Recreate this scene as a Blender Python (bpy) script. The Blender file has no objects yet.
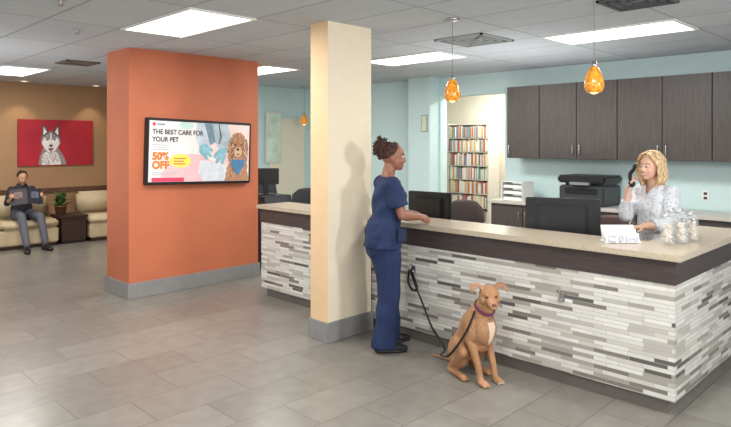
import bpy, bmesh, math, random
from mathutils import Vector, Matrix
random.seed(7)
sc = bpy.context.scene
COL = sc.collection
V = Vector

# ------------------------------------------------------------------ materials
def lin(c):
    o = []
    for v in c:
        v = v / 255.0
        o.append(v / 12.92 if v <= 0.04045 else ((v + 0.055) / 1.055) ** 2.4)
    return (o[0], o[1], o[2], 1.0)

MC = {}
def M(name, col, rough=.55, metal=0.0, var=.06, scale=12, stretch=(1, 1, 1), emit=0.0, bump=0.0, trans=0.0, spec=.5, bdist=.01, alpha=1.0):
    if name in MC:
        return MC[name]
    m = bpy.data.materials.new(name)
    m.use_nodes = True
    nt = m.node_tree
    b = nt.nodes['Principled BSDF']
    c = lin(col)
    tc = nt.nodes.new('ShaderNodeTexCoord')
    mp = nt.nodes.new('ShaderNodeMapping')
    mp.inputs['Scale'].default_value = stretch
    nz = nt.nodes.new('ShaderNodeTexNoise')
    nz.inputs['Scale'].default_value = scale
    nz.inputs['Detail'].default_value = 4
    mx = nt.nodes.new('ShaderNodeValToRGB')
    mx.color_ramp.elements[0].position = .3
    mx.color_ramp.elements[1].position = .7
    mx.color_ramp.elements[0].color = tuple(max(0, x * (1 - var)) for x in c[:3]) + (1,)
    mx.color_ramp.elements[1].color = tuple(min(1, x * (1 + var)) for x in c[:3]) + (1,)
    L = nt.links.new
    L(tc.outputs['Object'], mp.inputs['Vector'])
    L(mp.outputs['Vector'], nz.inputs['Vector'])
    L(nz.outputs['Fac'], mx.inputs['Fac'])
    L(mx.outputs['Color'], b.inputs['Base Color'])
    b.inputs['Roughness'].default_value = rough
    b.inputs['Metallic'].default_value = metal
    b.inputs['Specular IOR Level'].default_value = spec
    b.inputs['Alpha'].default_value = alpha
    if trans:
        b.inputs['Transmission Weight'].default_value = trans
    if emit:
        L(mx.outputs['Color'], b.inputs['Emission Color'])
        b.inputs['Emission Strength'].default_value = emit
    if bump:
        bp = nt.nodes.new('ShaderNodeBump')
        bp.inputs['Strength'].default_value = bump
        bp.inputs['Distance'].default_value = bdist
        L(nz.outputs['Fac'], bp.inputs['Height'])
        L(bp.outputs['Normal'], b.inputs['Normal'])
    MC[name] = m
    return m

def brickmat(name, bw, rh, mortar, shift, palette, mcol, offset=.5, rough=.4, mode='XY', noise=.1, sq=1.0, sqf=2, offf=2, bump=.3):
    m = bpy.data.materials.new(name)
    m.use_nodes = True
    nt = m.node_tree
    b = nt.nodes['Principled BSDF']
    L = nt.links.new
    tc = nt.nodes.new('ShaderNodeTexCoord')
    sp = nt.nodes.new('ShaderNodeSeparateXYZ')
    L(tc.outputs['Object'], sp.inputs[0])
    cb = nt.nodes.new('ShaderNodeCombineXYZ')
    ax = nt.nodes.new('ShaderNodeMath'); ax.operation = 'ADD'
    ay = nt.nodes.new('ShaderNodeMath'); ay.operation = 'ADD'
    if mode == 'XY':
        L(sp.outputs[0], ax.inputs[0]); ax.inputs[1].default_value = -shift[0] + 60
        L(sp.outputs[1], ay.inputs[0]); ay.inputs[1].default_value = -shift[1] + 60
    elif mode == 'YX':
        L(sp.outputs[1], ax.inputs[0]); ax.inputs[1].default_value = -shift[0] + 60
        L(sp.outputs[0], ay.inputs[0]); ay.inputs[1].default_value = -shift[1] + 60
    else:
        L(sp.outputs[0], ax.inputs[0]); L(sp.outputs[1], ax.inputs[1])
        L(sp.outputs[2], ay.inputs[0]); ay.inputs[1].default_value = 0
    L(ax.outputs[0], cb.inputs[0]); L(ay.outputs[0], cb.inputs[1])
    br = nt.nodes.new('ShaderNodeTexBrick')
    br.offset = offset; br.squash = sq; br.squash_frequency = sqf; br.offset_frequency = offf
    br.inputs['Scale'].default_value = 1
    br.inputs['Brick Width'].default_value = bw
    br.inputs['Row Height'].default_value = rh
    br.inputs['Mortar Size'].default_value = mortar
    br.inputs['Mortar Smooth'].default_value = .1
    br.inputs['Color1'].default_value = (0, 0, 0, 1)
    br.inputs['Color2'].default_value = (1, 1, 1, 1)
    br.inputs['Mortar'].default_value = (.5, .5, .5, 1)
    L(cb.outputs[0], br.inputs['Vector'])
    rp = nt.nodes.new('ShaderNodeValToRGB')
    rp.color_ramp.interpolation = 'CONSTANT'
    els = rp.color_ramp.elements
    while len(els) < len(palette):
        els.new(.5)
    for e, (p, c) in zip(els, palette):
        e.position = p; e.color = lin(c)
    L(br.outputs['Color'], rp.inputs['Fac'])
    nz = nt.nodes.new('ShaderNodeTexNoise')
    nz.inputs['Scale'].default_value = 9; nz.inputs['Detail'].default_value = 5
    L(tc.outputs['Object'], nz.inputs['Vector'])
    mr = nt.nodes.new('ShaderNodeMapRange')
    mr.inputs['From Min'].default_value = .3; mr.inputs['From Max'].default_value = .7
    mr.inputs['To Min'].default_value = 1 - noise; mr.inputs['To Max'].default_value = 1 + noise
    L(nz.outputs['Fac'], mr.inputs['Value'])
    mul = nt.nodes.new('ShaderNodeMix'); mul.data_type = 'RGBA'; mul.blend_type = 'MULTIPLY'
    mul.inputs['Factor'].default_value = 1
    L(rp.outputs['Color'], mul.inputs['A']); L(mr.outputs['Result'], mul.inputs['B'])
    mx = nt.nodes.new('ShaderNodeMix'); mx.data_type = 'RGBA'
    L(br.outputs['Fac'], mx.inputs['Factor'])
    L(mul.outputs['Result'], mx.inputs['A']); mx.inputs['B'].default_value = lin(mcol)
    L(mx.outputs['Result'], b.inputs['Base Color'])
    b.inputs['Roughness'].default_value = rough
    if bump:
        bp = nt.nodes.new('ShaderNodeBump'); bp.inputs['Strength'].default_value = bump
        bp.inputs['Distance'].default_value = .004; bp.invert = True
        L(br.outputs['Fac'], bp.inputs['Height']); L(bp.outputs['Normal'], b.inputs['Normal'])
    return m

m_floor = brickmat('floor_tile', .66, .36, .004, (0, .1), [(0, (134, 130, 122)), (.3, (130, 126, 118)), (.55, (138, 134, 126)), (.8, (128, 124, 116))], (106, 102, 96), offset=.5, rough=.28, mode='XY', noise=.10)
m_ceil = brickmat('ceiling_tile', 1.2, .6, .011, (.55, .5), [(0, (190, 195, 199)), (.5, (195, 200, 203))], (158, 163, 167), offset=0, rough=.9, mode='YX', noise=.04)
m_mosaic = brickmat('mosaic_tile', .23, .026, .0014, (0, 0), [(0, (212, 210, 203)), (.27, (184, 180, 172)), (.42, (220, 218, 211)), (.60, (162, 157, 148)), (.73, (126, 121, 114)), (.83, (200, 196, 187)), (.94, (96, 93, 90))], (168, 164, 156), offset=.37, rough=.22, mode='S', noise=.05, sq=.7, sqf=3, offf=2, bump=.2)
m_wall_blue = M('blue_paint', (197, 220, 219), .8, var=.02)
m_wall_tan = M('tan_paint', (164, 129, 94), .8, var=.03)
m_orange = M('orange_plaster', (194, 110, 76), .6, var=.05, scale=3)
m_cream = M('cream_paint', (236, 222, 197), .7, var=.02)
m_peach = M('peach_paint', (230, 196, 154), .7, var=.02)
m_beige = M('beige_paint', (232, 224, 206), .8, var=.02)
m_basegrey = M('grey_base_tile', (140, 139, 137), .4, var=.08)
m_dwood = M('dark_wood_horizontal', (66, 56, 54), .45, var=.28, scale=6, stretch=(1, 1, 22))
m_cab = M('dark_wood_vertical', (74, 68, 65), .45, var=.22, scale=7, stretch=(12, 12, .8))
m_top = M('sand_stone_top', (184, 170, 149), .25, var=.09, scale=60)
m_black = M('black_plastic', (24, 24, 26), .4, var=.1)
m_dgrey = M('dark_grey_plastic', (56, 58, 62), .45, var=.08)
m_metal = M('brushed_metal', (190, 190, 190), .3, metal=1, var=.05)
m_white = M('white_plastic', (226, 226, 222), .5, var=.02)
m_paper = M('white_paper', (232, 231, 226), .8, var=.02)
m_emit = M('lit_diffuser', (255, 252, 244), .5, var=.0, emit=4.0)

# ------------------------------------------------------------------ helpers
def link(o):
    COL.objects.link(o); return o

def thing(name, label, cat, loc=(0, 0, 0), rot=0.0, group=None):
    e = bpy.data.objects.new(name, None)
    e.empty_display_size = .1
    e.location = loc; e.rotation_euler = (0, 0, rot)
    e['label'] = label; e['category'] = cat
    if group: e['group'] = group
    return link(e)

def mk(name, bm, mat, parent=None, smooth=False, label=None, cat=None, group=None, kind=None, loc=None, rot=0):
    if isinstance(bm, bpy.types.Mesh):
        me = bm
    else:
        me = bpy.data.meshes.new(name)
        bmesh.ops.recalc_face_normals(bm, faces=bm.faces)
        bm.to_mesh(me); bm.free()
    mats = mat if isinstance(mat, (list, tuple)) else [mat]
    me.materials.clear()
    for x in mats: me.materials.append(x)
    if smooth:
        for p in me.polygons: p.use_smooth = True
    o = bpy.data.objects.new(name, me)
    if parent: o.parent = parent
    if label: o['label'] = label
    if cat: o['category'] = cat
    if group: o['group'] = group
    if kind: o['kind'] = kind
    if loc: o.location = loc
    if rot: o.rotation_euler = (0, 0, rot)
    return link(o)

def bx(bm, x0, x1, y0, y1, z0, z1, bev=0.0, mtx=None):
    t = bmesh.new()
    bmesh.ops.create_cube(t, size=1)
    for v in t.verts:
        v.co = V(((x0 + x1) / 2 + v.co.x * (x1 - x0), (y0 + y1) / 2 + v.co.y * (y1 - y0), (z0 + z1) / 2 + v.co.z * (z1 - z0)))
    if bev:
        bmesh.ops.bevel(t, geom=t.edges[:], offset=bev, segments=2, affect='EDGES')
    if mtx is not None:
        bmesh.ops.transform(t, matrix=mtx, verts=t.verts)
    me = bpy.data.meshes.new('t'); t.to_mesh(me); t.free()
    bm.from_mesh(me); bpy.data.meshes.remove(me)
    return bm

def box(name, x0, x1, y0, y1, z0, z1, mat, parent=None, bev=0.0, **k):
    return mk(name, bx(bmesh.new(), x0, x1, y0, y1, z0, z1, bev), mat, parent, **k)

def lathe(bm, prof, c=(0, 0, 0), seg=24):
    c = V(c); rings = []
    for r, z in prof:
        if r < 1e-5:
            rings.append([bm.verts.new(c + V((0, 0, z)))])
        else:
            rings.append([bm.verts.new(c + V((r * math.cos(2 * math.pi * i / seg), r * math.sin(2 * math.pi * i / seg), z))) for i in range(seg)])
    for a, b in zip(rings[:-1], rings[1:]):
        for i in range(seg):
            j = (i + 1) % seg
            if len(a) == 1 and len(b) == 1: continue
            if len(a) == 1: bm.faces.new((a[0], b[i], b[j]))
            elif len(b) == 1: bm.faces.new((a[i], a[j], b[0]))
            else: bm.faces.new((a[i], a[j], b[j], b[i]))
    return bm

def tube(bm, pts, radii, ref=(0, 0, 1), seg=14, dome=True):
    pts = [V(p) for p in pts]
    rad = [(r, r) if not isinstance(r, (tuple, list)) else r for r in radii]
    ref = V(ref)
    n = len(pts); tang = []
    for i in range(n):
        t = (pts[min(i + 1, n - 1)] - pts[max(i - 1, 0)])
        tang.append(t.normalized())
    seq = []
    def add(p, ra, rb, t):
        a1 = ref - t * ref.dot(t)
        if a1.length < .05:
            a1 = V((1, 0, 0)) - t * t.x
            if a1.length < .05: a1 = V((0, 1, 0)) - t * t.y
        a1.normalize(); a2 = t.cross(a1)
        seq.append([bm.verts.new(p + a1 * ra * math.cos(2 * math.pi * k / seg) + a2 * rb * math.sin(2 * math.pi * k / seg)) for k in range(seg)])
    r0 = min(rad[0]); r1 = min(rad[-1])
    if dome:
        for a in (75, 45, 20):
            s, c = math.sin(math.radians(a)), math.cos(math.radians(a))
            add(pts[0] - tang[0] * r0 * s, rad[0][0] * c, rad[0][1] * c, tang[0])
    for i in range(n):
        add(pts[i], rad[i][0], rad[i][1], tang[i])
    if dome:
        for a in (20, 45, 75):
            s, c = math.sin(math.radians(a)), math.cos(math.radians(a))
            add(pts[-1] + tang[-1] * r1 * s, rad[-1][0] * c, rad[-1][1] * c, tang[-1])
    for a, b in zip(seq[:-1], seq[1:]):
        for k in range(seg):
            j = (k + 1) % seg
            bm.faces.new((a[k], a[j], b[j], b[k]))
    bm.faces.new(seq[0][::-1]); bm.faces.new(seq[-1])
    return bm

def ell(bm, c, r, axes=None, seg=16):
    if not isinstance(r, (tuple, list)): r = (r, r, r)
    t = bmesh.ops.create_uvsphere(bm, u_segments=seg, v_segments=max(6, seg * 2 // 3), radius=1)
    c = V(c)
    for v in t['verts']:
        q = V((v.co.x * r[0], v.co.y * r[1], v.co.z * r[2]))
        if axes: q = axes[0] * q.x + axes[1] * q.y + axes[2] * q.z
        v.co = c + q
    return bm

def smoothpts(pts, n=6):
    pts = [V(p) for p in pts]; out = []
    P = [pts[0]] + pts + [pts[-1]]
    for i in range(1, len(P) - 2):
        p0, p1, p2, p3 = P[i - 1], P[i], P[i + 1], P[i + 2]
        for k in range(n):
            t = k / n
            out.append(.5 * ((2 * p1) + (p2 - p0) * t + (2 * p0 - 5 * p1 + 4 * p2 - p3) * t * t + (3 * p1 - p0 - 3 * p2 + p3) * t ** 3))
    out.append(pts[-1])
    return out

def remesh(bm, voxel, it=3, fac=.5):
    bmesh.ops.recalc_face_normals(bm, faces=bm.faces)
    me = bpy.data.meshes.new('r'); bm.to_mesh(me); bm.free()
    o = bpy.data.objects.new('r', me); link(o)
    r = o.modifiers.new('r', 'REMESH'); r.mode = 'VOXEL'; r.voxel_size = voxel; r.adaptivity = 0
    s = o.modifiers.new('s', 'SMOOTH'); s.iterations = it; s.factor = fac
    dg = bpy.context.evaluated_depsgraph_get()
    out = bpy.data.meshes.new_from_object(o.evaluated_get(dg))
    bpy.data.objects.remove(o); bpy.data.meshes.remove(me)
    return out

def cut(me, fn):
    b = bmesh.new(); b.from_mesh(me)
    fs = [f for f in b.faces if fn(f.calc_center_median())]
    bmesh.ops.delete(b, geom=fs, context='FACES')
    b.to_mesh(me); b.free()
    return me

def fold(me, amp, fn):
    """push cloth verts along their normals by a smooth fold pattern"""
    ns = [v.normal.copy() for v in me.vertices]
    for v, n in zip(me.vertices, ns):
        v.co += n * amp * fn(v.co)
    return me

def flat(name, pts, y, mat, parent, z=0):
    bm = bmesh.new()
    vs = [bm.verts.new((p[0], y, p[1])) for p in pts]
    f = bm.faces.new(vs)
    r = bmesh.ops.extrude_face_region(bm, geom=[f])
    for g in r['geom']:
        if isinstance(g, bmesh.types.BMVert): g.co.y += .0012
    return mk(name, bm, mat, parent)

def blobpts(cx, cz, rx, rz, n=20, wob=0.0, a0=0, a1=360):
    return [(cx + rx * (1 + wob * math.sin(3.1 * i)) * math.cos(math.radians(a0 + (a1 - a0) * i / n)), cz + rz * (1 + wob * math.cos(2.3 * i)) * math.sin(math.radians(a0 + (a1 - a0) * i / n))) for i in range(n)]

def furry(pts, amp=.012, n=4):
    """jagged outline between polygon points"""
    out = []
    c = (sum(p[0] for p in pts) / len(pts), sum(p[1] for p in pts) / len(pts))
    for i in range(len(pts)):
        a, b = pts[i], pts[(i + 1) % len(pts)]
        for k in range(n):
            t = k / n; x = a[0] + (b[0] - a[0]) * t; z = a[1] + (b[1] - a[1]) * t
            d = math.hypot(x - c[0], z - c[1]) or 1; s = amp * (1 if (i * n + k) % 2 else -.3) * random.uniform(.5, 1.2)
            out.append((x + (x - c[0]) / d * s, z + (z - c[1]) / d * s))
    return out

def strokes(name, regs, n, ln, wd, dirfn, y, mat, parent, lim=None):
    """many thin tapered hair strokes, painted fur inside a flat picture"""
    bm = bmesh.new()
    for i in range(n):
        cx, cz, rx, rz = random.choice(regs)
        a = random.random() * 6.28; q = math.sqrt(random.random())
        x, z = cx + rx * q * math.cos(a), cz + rz * q * math.sin(a)
        dx, dz = dirfn(x, z); d = math.hypot(dx, dz) or 1; dx /= d; dz /= d
        j = random.uniform(-.35, .35); dx, dz = dx * math.cos(j) - dz * math.sin(j), dx * math.sin(j) + dz * math.cos(j)
        L_ = ln * random.uniform(.6, 1.3); w_ = wd * random.uniform(.6, 1.3)
        P = [(x - dz * w_, z + dx * w_), (x + dx * L_, z + dz * L_), (x + dz * w_, z - dx * w_), (x - dx * L_ * .3, z - dz * L_ * .3)]
        if lim and any(not (lim[0] < p[0] < lim[1] and lim[2] < p[1] < lim[3]) for p in P): continue
        yy = y - random.random() * .0006
        bm.faces.new([bm.verts.new((p[0], yy, p[1])) for p in P])
    return mk(name, bm, mat, parent, kind='stuff')

def text(name, body, size, x, y, z, mat, parent, bold=0.0, align='LEFT', sx=1.0):
    cu = bpy.data.curves.new(name, 'FONT')
    cu.body = body; cu.size = size; cu.align_x = align; cu.extrude = .0006; cu.offset = bold
    o = bpy.data.objects.new('t', cu); link(o)
    dg = bpy.context.evaluated_depsgraph_get()
    me = bpy.data.meshes.new_from_object(o.evaluated_get(dg))
    bpy.data.objects.remove(o)
    me.transform(Matrix.Translation((x, y, z)) @ Matrix.Rotation(math.pi / 2, 4, 'X') @ Matrix.Diagonal((sx, 1, 1, 1)))
    return mk(name, me, mat, parent)

def ST(o):
    o['kind'] = 'structure'; return o

# ------------------------------------------------------------------ shell
CH = 2.66
ST(box('floor', -1.5, 11, -1.5, 12, -.1, 0, m_floor))
ST(box('ceiling', -1.5, 11, -1.5, 12, CH, CH + .1, m_ceil))
ST(box('wall_left', 0.5, 4.9, 11.3, 11.45, 0, CH, m_wall_tan))
ST(box('wall_lobby_side', 4.9, 5.0, 9.15, 11.45, 0, CH, m_wall_tan))
ST(box('wall_back', 4.9, 7.7, 9.0, 9.15, 0, CH, m_wall_blue))
w = bmesh.new()
bx(w, 7.54, 7.70, 5.9, 9.0, 0, CH); bx(w, 7.54, 7.70, 4.75, 5.9, 2.36, CH); bx(w, 7.54, 7.70, -.5, 4.75, 0, CH)
ST(mk('wall_right', w, m_wall_blue))
ST(box('wall_rear', 9.3, 9.4, 3.0, 9.0, 0, CH, m_beige))
ST(box('wall_rear_side', 7.7, 9.3, 7.6, 7.7, 0, CH, m_beige))
ST(box('wall_rear_end', 7.7, 9.3, 3.0, 3.1, 0, CH, m_beige))
ST(box('wall_pilaster', 7.30, 7.54, 5.92, 6.35, 0, CH, m_wall_blue))
ST(box('wall_feature', 2.82, 4.46, 6.35, 6.91, 0, CH, m_orange))
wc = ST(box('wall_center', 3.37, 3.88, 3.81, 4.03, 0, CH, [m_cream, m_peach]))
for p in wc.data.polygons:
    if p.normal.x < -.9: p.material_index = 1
bbm = bmesh.new(); bx(bbm, 2.80, 4.48, 6.33, 6.93, 0, .165, .004)
ST(mk('baseboard_feature', bbm, m_basegrey))
ST(box('baseboard_center', 3.352, 3.895, 3.792, 4.045, 0, .165, m_basegrey, bev=.004))
ST(box('baseboard_left', 0.5, 4.9, 11.285, 11.3, 0, .12, m_basegrey))
ST(box('baseboard_right', 7.525, 7.54, -.5, 4.75, 0, .1, m_basegrey))
ST(box('trim_1', 0.5, 4.9, 11.27, 11.3, .80, .88, M('chair_rail_wood', (92, 62, 44), .5, var=.15)))
dm = M('cream_door', (228, 220, 198), .5, var=.02)
ST(box('door_1', 6.55, 7.35, 8.96, 9.0, 0, 2.1, dm, bev=.005))

# ------------------------------------------------------------------ ceiling lights
def panel(x, y, e=60, warm=(1, .98, .95)):
    t = thing('ceiling_light_panel', 'rectangular recessed fluorescent ceiling light with white diffuser', 'ceiling light', (x, y, CH), group='recessed ceiling light panels')
    b = bmesh.new()
    bx(b, -.30, .30, -.6, -.575, -.015, 0); bx(b, -.30, .30, .575, .6, -.015, 0)
    bx(b, -.30, -.275, -.575, .575, -.015, 0); bx(b, .275, .30, -.575, .575, -.015, 0)
    mk('light_frame', b, m_white, t)
    box('light_diffuser', -.275, .275, -.575, .575, -.008, -.001, m_emit, t)
    l = bpy.data.lights.new('lamp', 'AREA'); l.shape = 'RECTANGLE'; l.size = .5; l.size_y = 1.1
    l.energy = e * .70; l.color = warm
    o = bpy.data.objects.new('light_tube', l); o.location = (0, 0, -.02); o.parent = t; link(o)
for (x, y, e) in [(2.6, 4.75, 50), (5.6, 4.8, 55), (5.6, 2.35, 55), (2.6, 9.55, 55), (5.0, 7.15, 50), (2.6, 1.2, 42), (.8, 4.75, 45), (8.5, 5.4, 85), (.8, 1.2, 28)]:
    panel(x, y, e)

def area(name, loc, tgt, size, e, col=(1, 1, 1)):
    l = bpy.data.lights.new(name, 'AREA'); l.size = size; l.energy = e; l.color = col
    o = bpy.data.objects.new(name, l); o.location = loc
    o.rotation_euler = (V(tgt) - V(loc)).to_track_quat('-Z', 'Y').to_euler(); link(o)
area('key_light', (3.35, -1.0, 2.15), (3.65, 3.4, 1.2), .35, 62)
area('fill_light', (-1.0, 1.5, 2.2), (3.0, 6, 1.0), 1.5, 42)
area('fill_light', (-.8, 7.0, 2.2), (3.4, 10.5, .8), 1.2, 34)
area('bounce_light', (1.2, -.9, 1.2), (3.6, 3.6, CH), 1.2, 36, (.96, .98, 1))
area('bounce_light', (5.9, 3.6, 1.5), (5.9, 3.7, CH), 1.4, 18, (.96, .98, 1))
area('bounce_light', (1.2, 7.6, 1.2), (2.2, 7.9, CH), 1.2, 18, (.97, .98, 1))

# vents, sprinklers, downlights
def vent(x, y, s, mat, label):
    t = thing('air_vent', label, 'air vent', (x, y, CH))
    b = bmesh.new()
    for k in range(4):
        q = s * (1 - .24 * k) / 2; z = -.012 + .003 * k; th = .02
        bx(b, -q, q, -q, -q + th, z - .006, 0); bx(b, -q, q, q - th, q, z - .006, 0)
        bx(b, -q, -q + th, -q, q, z - .006, 0); bx(b, q - th, q, -q, q, z - .006, 0)
    mk('vent_louvres', b, mat, t)
    box('vent_back', -s / 2, s / 2, -s / 2, s / 2, -.004, -.001, M('vent_shadow', (120, 122, 122), .8), t)
vent(5.0, 3.5, .55, M('vent_grey', (165, 170, 168), .6), 'square grey ceiling air diffuser with louvres')
vent(4.45, 1.72, .42, M('vent_dark', (80, 82, 84), .6), 'square dark ceiling air diffuser with louvres')
vent(2.9, 8.0, .4, M('vent_brown', (120, 108, 95), .6), 'square brownish ceiling air diffuser in the lobby')
for x, y in [(2.06, 5.7), (1.55, 4.6), (4.3, 4.75)]:
    b = bmesh.new(); lathe(b, [(0, 0), (.035, 0), (.03, -.01), (.012, -.014), (.012, -.03), (.028, -.034), (.028, -.038), (0, -.038)], (x, y, CH))
    mk('fire_sprinkler', b, m_metal, smooth=True, label='small metal fire sprinkler head under the ceiling', cat='sprinkler', group='ceiling sprinklers')
for x in (3.15, 4.3):
    t = thing('downlight', 'small round recessed downlight washing the tan wall', 'ceiling light', (x, 11.0, CH), group='lobby downlights')
    mk('downlight_ring', lathe(bmesh.new(), [(.05, 0), (.08, 0), (.08, -.012), (.05, -.008), (.05, 0)]), m_white, t, smooth=True)
    mk('downlight_lens', lathe(bmesh.new(), [(0, -.004), (.05, -.004), (.05, 0), (0, 0)]), M('warm_lens', (255, 225, 170), .5, emit=4), t)
    l = bpy.data.lights.new('spot', 'SPOT'); l.energy = 16; l.spot_size = math.radians(75); l.spot_blend = .6; l.color = (1, .85, .6)
    o = bpy.data.objects.new('downlight_bulb', l); o.location = (0, 0, -.03); o.rotation_euler = (math.radians(6), 0, 0); o.parent = t; link(o)

# ------------------------------------------------------------------ reception counter
XF = 3.90
rc = thing('reception_counter', 'reception counter with mosaic tile front, dark wood band, stone top', 'reception counter', (XF, 3.4, 0))
def R(name, x0, x1, y0, y1, z0, z1, mat, bev=0):
    return box(name, x0 - XF, x1 - XF, y0 - 3.4, y1 - 3.4, z0, z1, mat, rc, bev)
b = bmesh.new(); bx(b, 3.90 - XF, 4.22 - XF, 1.29 - 3.4, 5.49 - 3.4, .10, .80); bx(b, 4.22 - XF, 5.35 - XF, 1.29 - 3.4, 1.56 - 3.4, .10, .80)
mk('tiled_front', b, m_mosaic, rc)
b = bmesh.new(); bx(b, 3.892 - XF, 4.24 - XF, 1.282 - 3.4, 5.50 - 3.4, .80, .945); bx(b, 4.24 - XF, 5.36 - XF, 1.282 - 3.4, 1.57 - 3.4, .80, .945)
mk('wood_band', b, m_dwood, rc)
b = bmesh.new()
pts = [(3.86, 1.245), (5.40, 1.245), (5.40, 1.60), (4.30, 1.60), (4.30, 5.53), (3.86, 5.53)]
vs = [b.verts.new((p[0] - XF, p[1] - 3.4, .945)) for p in pts]
f = b.faces.new(vs); r = bmesh.ops.extrude_face_region(b, geom=[f])
for g in r['geom']:
    if isinstance(g, bmesh.types.BMVert): g.co.z = .985
bmesh.ops.bevel(b, geom=b.edges[:], offset=.004, segments=2, affect='EDGES')
mk('stone_top', b, m_top, rc)
b = bmesh.new(); bx(b, 3.95 - XF, 4.2 - XF, 1.35 - 3.4, 5.45 - 3.4, 0, .10); bx(b, 4.2 - XF, 5.3 - XF, 1.35 - 3.4, 1.52 - 3.4, 0, .10)
mk('toe_kick', b, M('toe_kick_grey', (112, 106, 100), .5), rc)
R('lower_desk', 4.24, 4.66, 1.62, 5.4, .71, .75, M('desk_laminate', (168, 150, 128), .5), .004)
R('side_leg', 4.26, 4.62, 5.30, 5.34, 0, .71, m_dgrey)

def hook(y):
    t = thing('leash_hook', 'small metal leash hook screwed to the tiled counter front', 'hook', (XF, y, .605), group='leash hooks')
    mk('hook_plate', bx(bmesh.new(), -.008, 0, -.02, .02, -.03, .03, .003), m_metal, t)
    mk('hook_arm', tube(bmesh.new(), smoothpts([(-.005, 0, -.01), (-.03, 0, -.03), (-.05, 0, -.02), (-.052, 0, .01)]), [.005] * 19, (0, 1, 0), 8), m_metal, t, smooth=True)
    mk('hook_prong', tube(bmesh.new(), smoothpts([(-.005, 0, .02), (-.025, 0, .03), (-.04, 0, .045)]), [.004] * 13, (0, 1, 0), 8), m_metal, t, smooth=True)
hook(3.33); hook(2.01)

# ------------------------------------------------------------------ cabinets
def cabinet(name, y0, y1, xf, xb, z0, z1, nd, hz, label, group):
    t = thing(name, label, 'cabinet', (xb, (y0 + y1) / 2, z0), group=group)
    W = y1 - y0
    mk('cabinet_body', bx(bmesh.new(), xf + .02 - xb, 0, -W / 2 + .001, W / 2 - .001, 0, z1 - z0), m_cab, t)
    dw = W / nd
    for i in range(nd):
        a = -W / 2 + i * dw + .004; c = a + dw - .008
        d = mk('cabinet_door', bx(bmesh.new(), xf - xb, xf + .019 - xb, a, c, .003, z1 - z0 - .003, .002), m_cab, t)
        hy = (c - .04) if (nd == 1 or i == 0) else (a + .04)
        hb = bmesh.new()
        tube(hb, [(xf - .025 - xb, hy, hz), (xf - .025 - xb, hy, hz + .11)], [.005, .005], (1, 0, 0), 8)
        tube(hb, [(xf - .025 - xb, hy, hz + .01), (xf - xb, hy, hz + .01)], [.004, .004], (0, 0, 1), 8)
        tube(hb, [(xf - .025 - xb, hy, hz + .1), (xf - xb, hy, hz + .1)], [.004, .004], (0, 0, 1), 8)
        mk('door_handle', hb, m_metal, d, smooth=True)
g = 'dark wood wall cabinets'
cabinet('wall_cabinet', 4.03, 4.51, 7.2, 7.538, 1.45, 2.40, 1, .06, 'dark wood single-door wall cabinet hung on blue wall', g)
cabinet('wall_cabinet', 3.02, 4.028, 7.2, 7.538, 1.45, 2.40, 2, .06, 'dark wood double-door wall cabinet hung on blue wall', g)
cabinet('wall_cabinet', 2.01, 3.018, 7.2, 7.538, 1.45, 2.40, 2, .06, 'dark wood double-door wall cabinet hung on blue wall', g)
cabinet('wall_cabinet', 1.0, 2.008, 7.2, 7.538, 1.45, 2.40, 2, .06, 'dark wood double-door wall cabinet hung on blue wall', g)
for y0 in (.8, 1.75, 2.7, 3.65):
    cabinet('base_cabinet', y0, y0 + .945, 6.95, 7.52, 0.0, .86, 2, .66, 'dark wood double-door base cabinet under the back worktop', 'base cabinets')
box('worktop', 6.92, 7.52, .8, 4.6, .86, .90, M('grey_laminate', (190, 186, 176), .35, var=.05), label='long pale laminate worktop on base cabinets', cat='worktop', bev=.004)

pr = thing('office_printer', 'dark grey multifunction office printer standing on the worktop', 'printer', (7.22, 3.36, .90), 0)
mk('printer_body', bx(bmesh.new(), -.24, .24, -.28, .28, 0, .24, .015), m_dgrey, pr)
mk('paper_tray', bx(bmesh.new(), -.27, -.235, -.22, .22, .02, .09, .006), M('printer_tray', (96, 98, 102), .5), pr)
mk('output_slot', bx(bmesh.new(), -.245, -.238, -.2, .2, .14, .21, .002), m_black, pr)
mk('scanner_lid', bx(bmesh.new(), -.25, .24, -.30, .30, .27, .36, .02), m_black, pr)
mk('scanner_neck', bx(bmesh.new(), -.15, .22, -.24, .24, .235, .275), m_dgrey, pr)
mk('control_panel', bx(bmesh.new(), -.30, -.24, -.12, .12, .25, .285, .006), M('panel_grey', (130, 134, 138), .4), pr)

ol = thing('wall_outlet', 'white electrical wall outlet on blue wall', 'outlet', (7.54, 2.17, 1.06))
mk('outlet_plate', bx(bmesh.new(), -.008, 0, -.04, .04, -.06, .06, .003), m_white, ol)
mk('outlet_socket', bx(bmesh.new(), -.011, -.007, -.018, .018, .01, .04, .001), m_dgrey, ol)
mk('outlet_socket', bx(bmesh.new(), -.011, -.007, -.018, .018, -.04, -.01, .001), m_dgrey, ol)

fo = thing('paper_organizer', 'white paper organizer with sheets standing on the worktop', 'organizer', (7.2, 4.35, .90))
b = bmesh.new()
bx(b, -.14, .14, -.16, -.15, 0, .24); bx(b, -.14, .14, .15, .16, 0, .24)
for z in (0, .08, .16, .235): bx(b, -.14, .14, -.15, .15, z, z + .006)
mk('organizer_frame', b, m_white, fo)
for z in (.006, .086, .166): mk('paper_stack', bx(bmesh.new(), -.12, .12, -.13, .13, z, z + .03), m_paper, fo)

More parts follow.
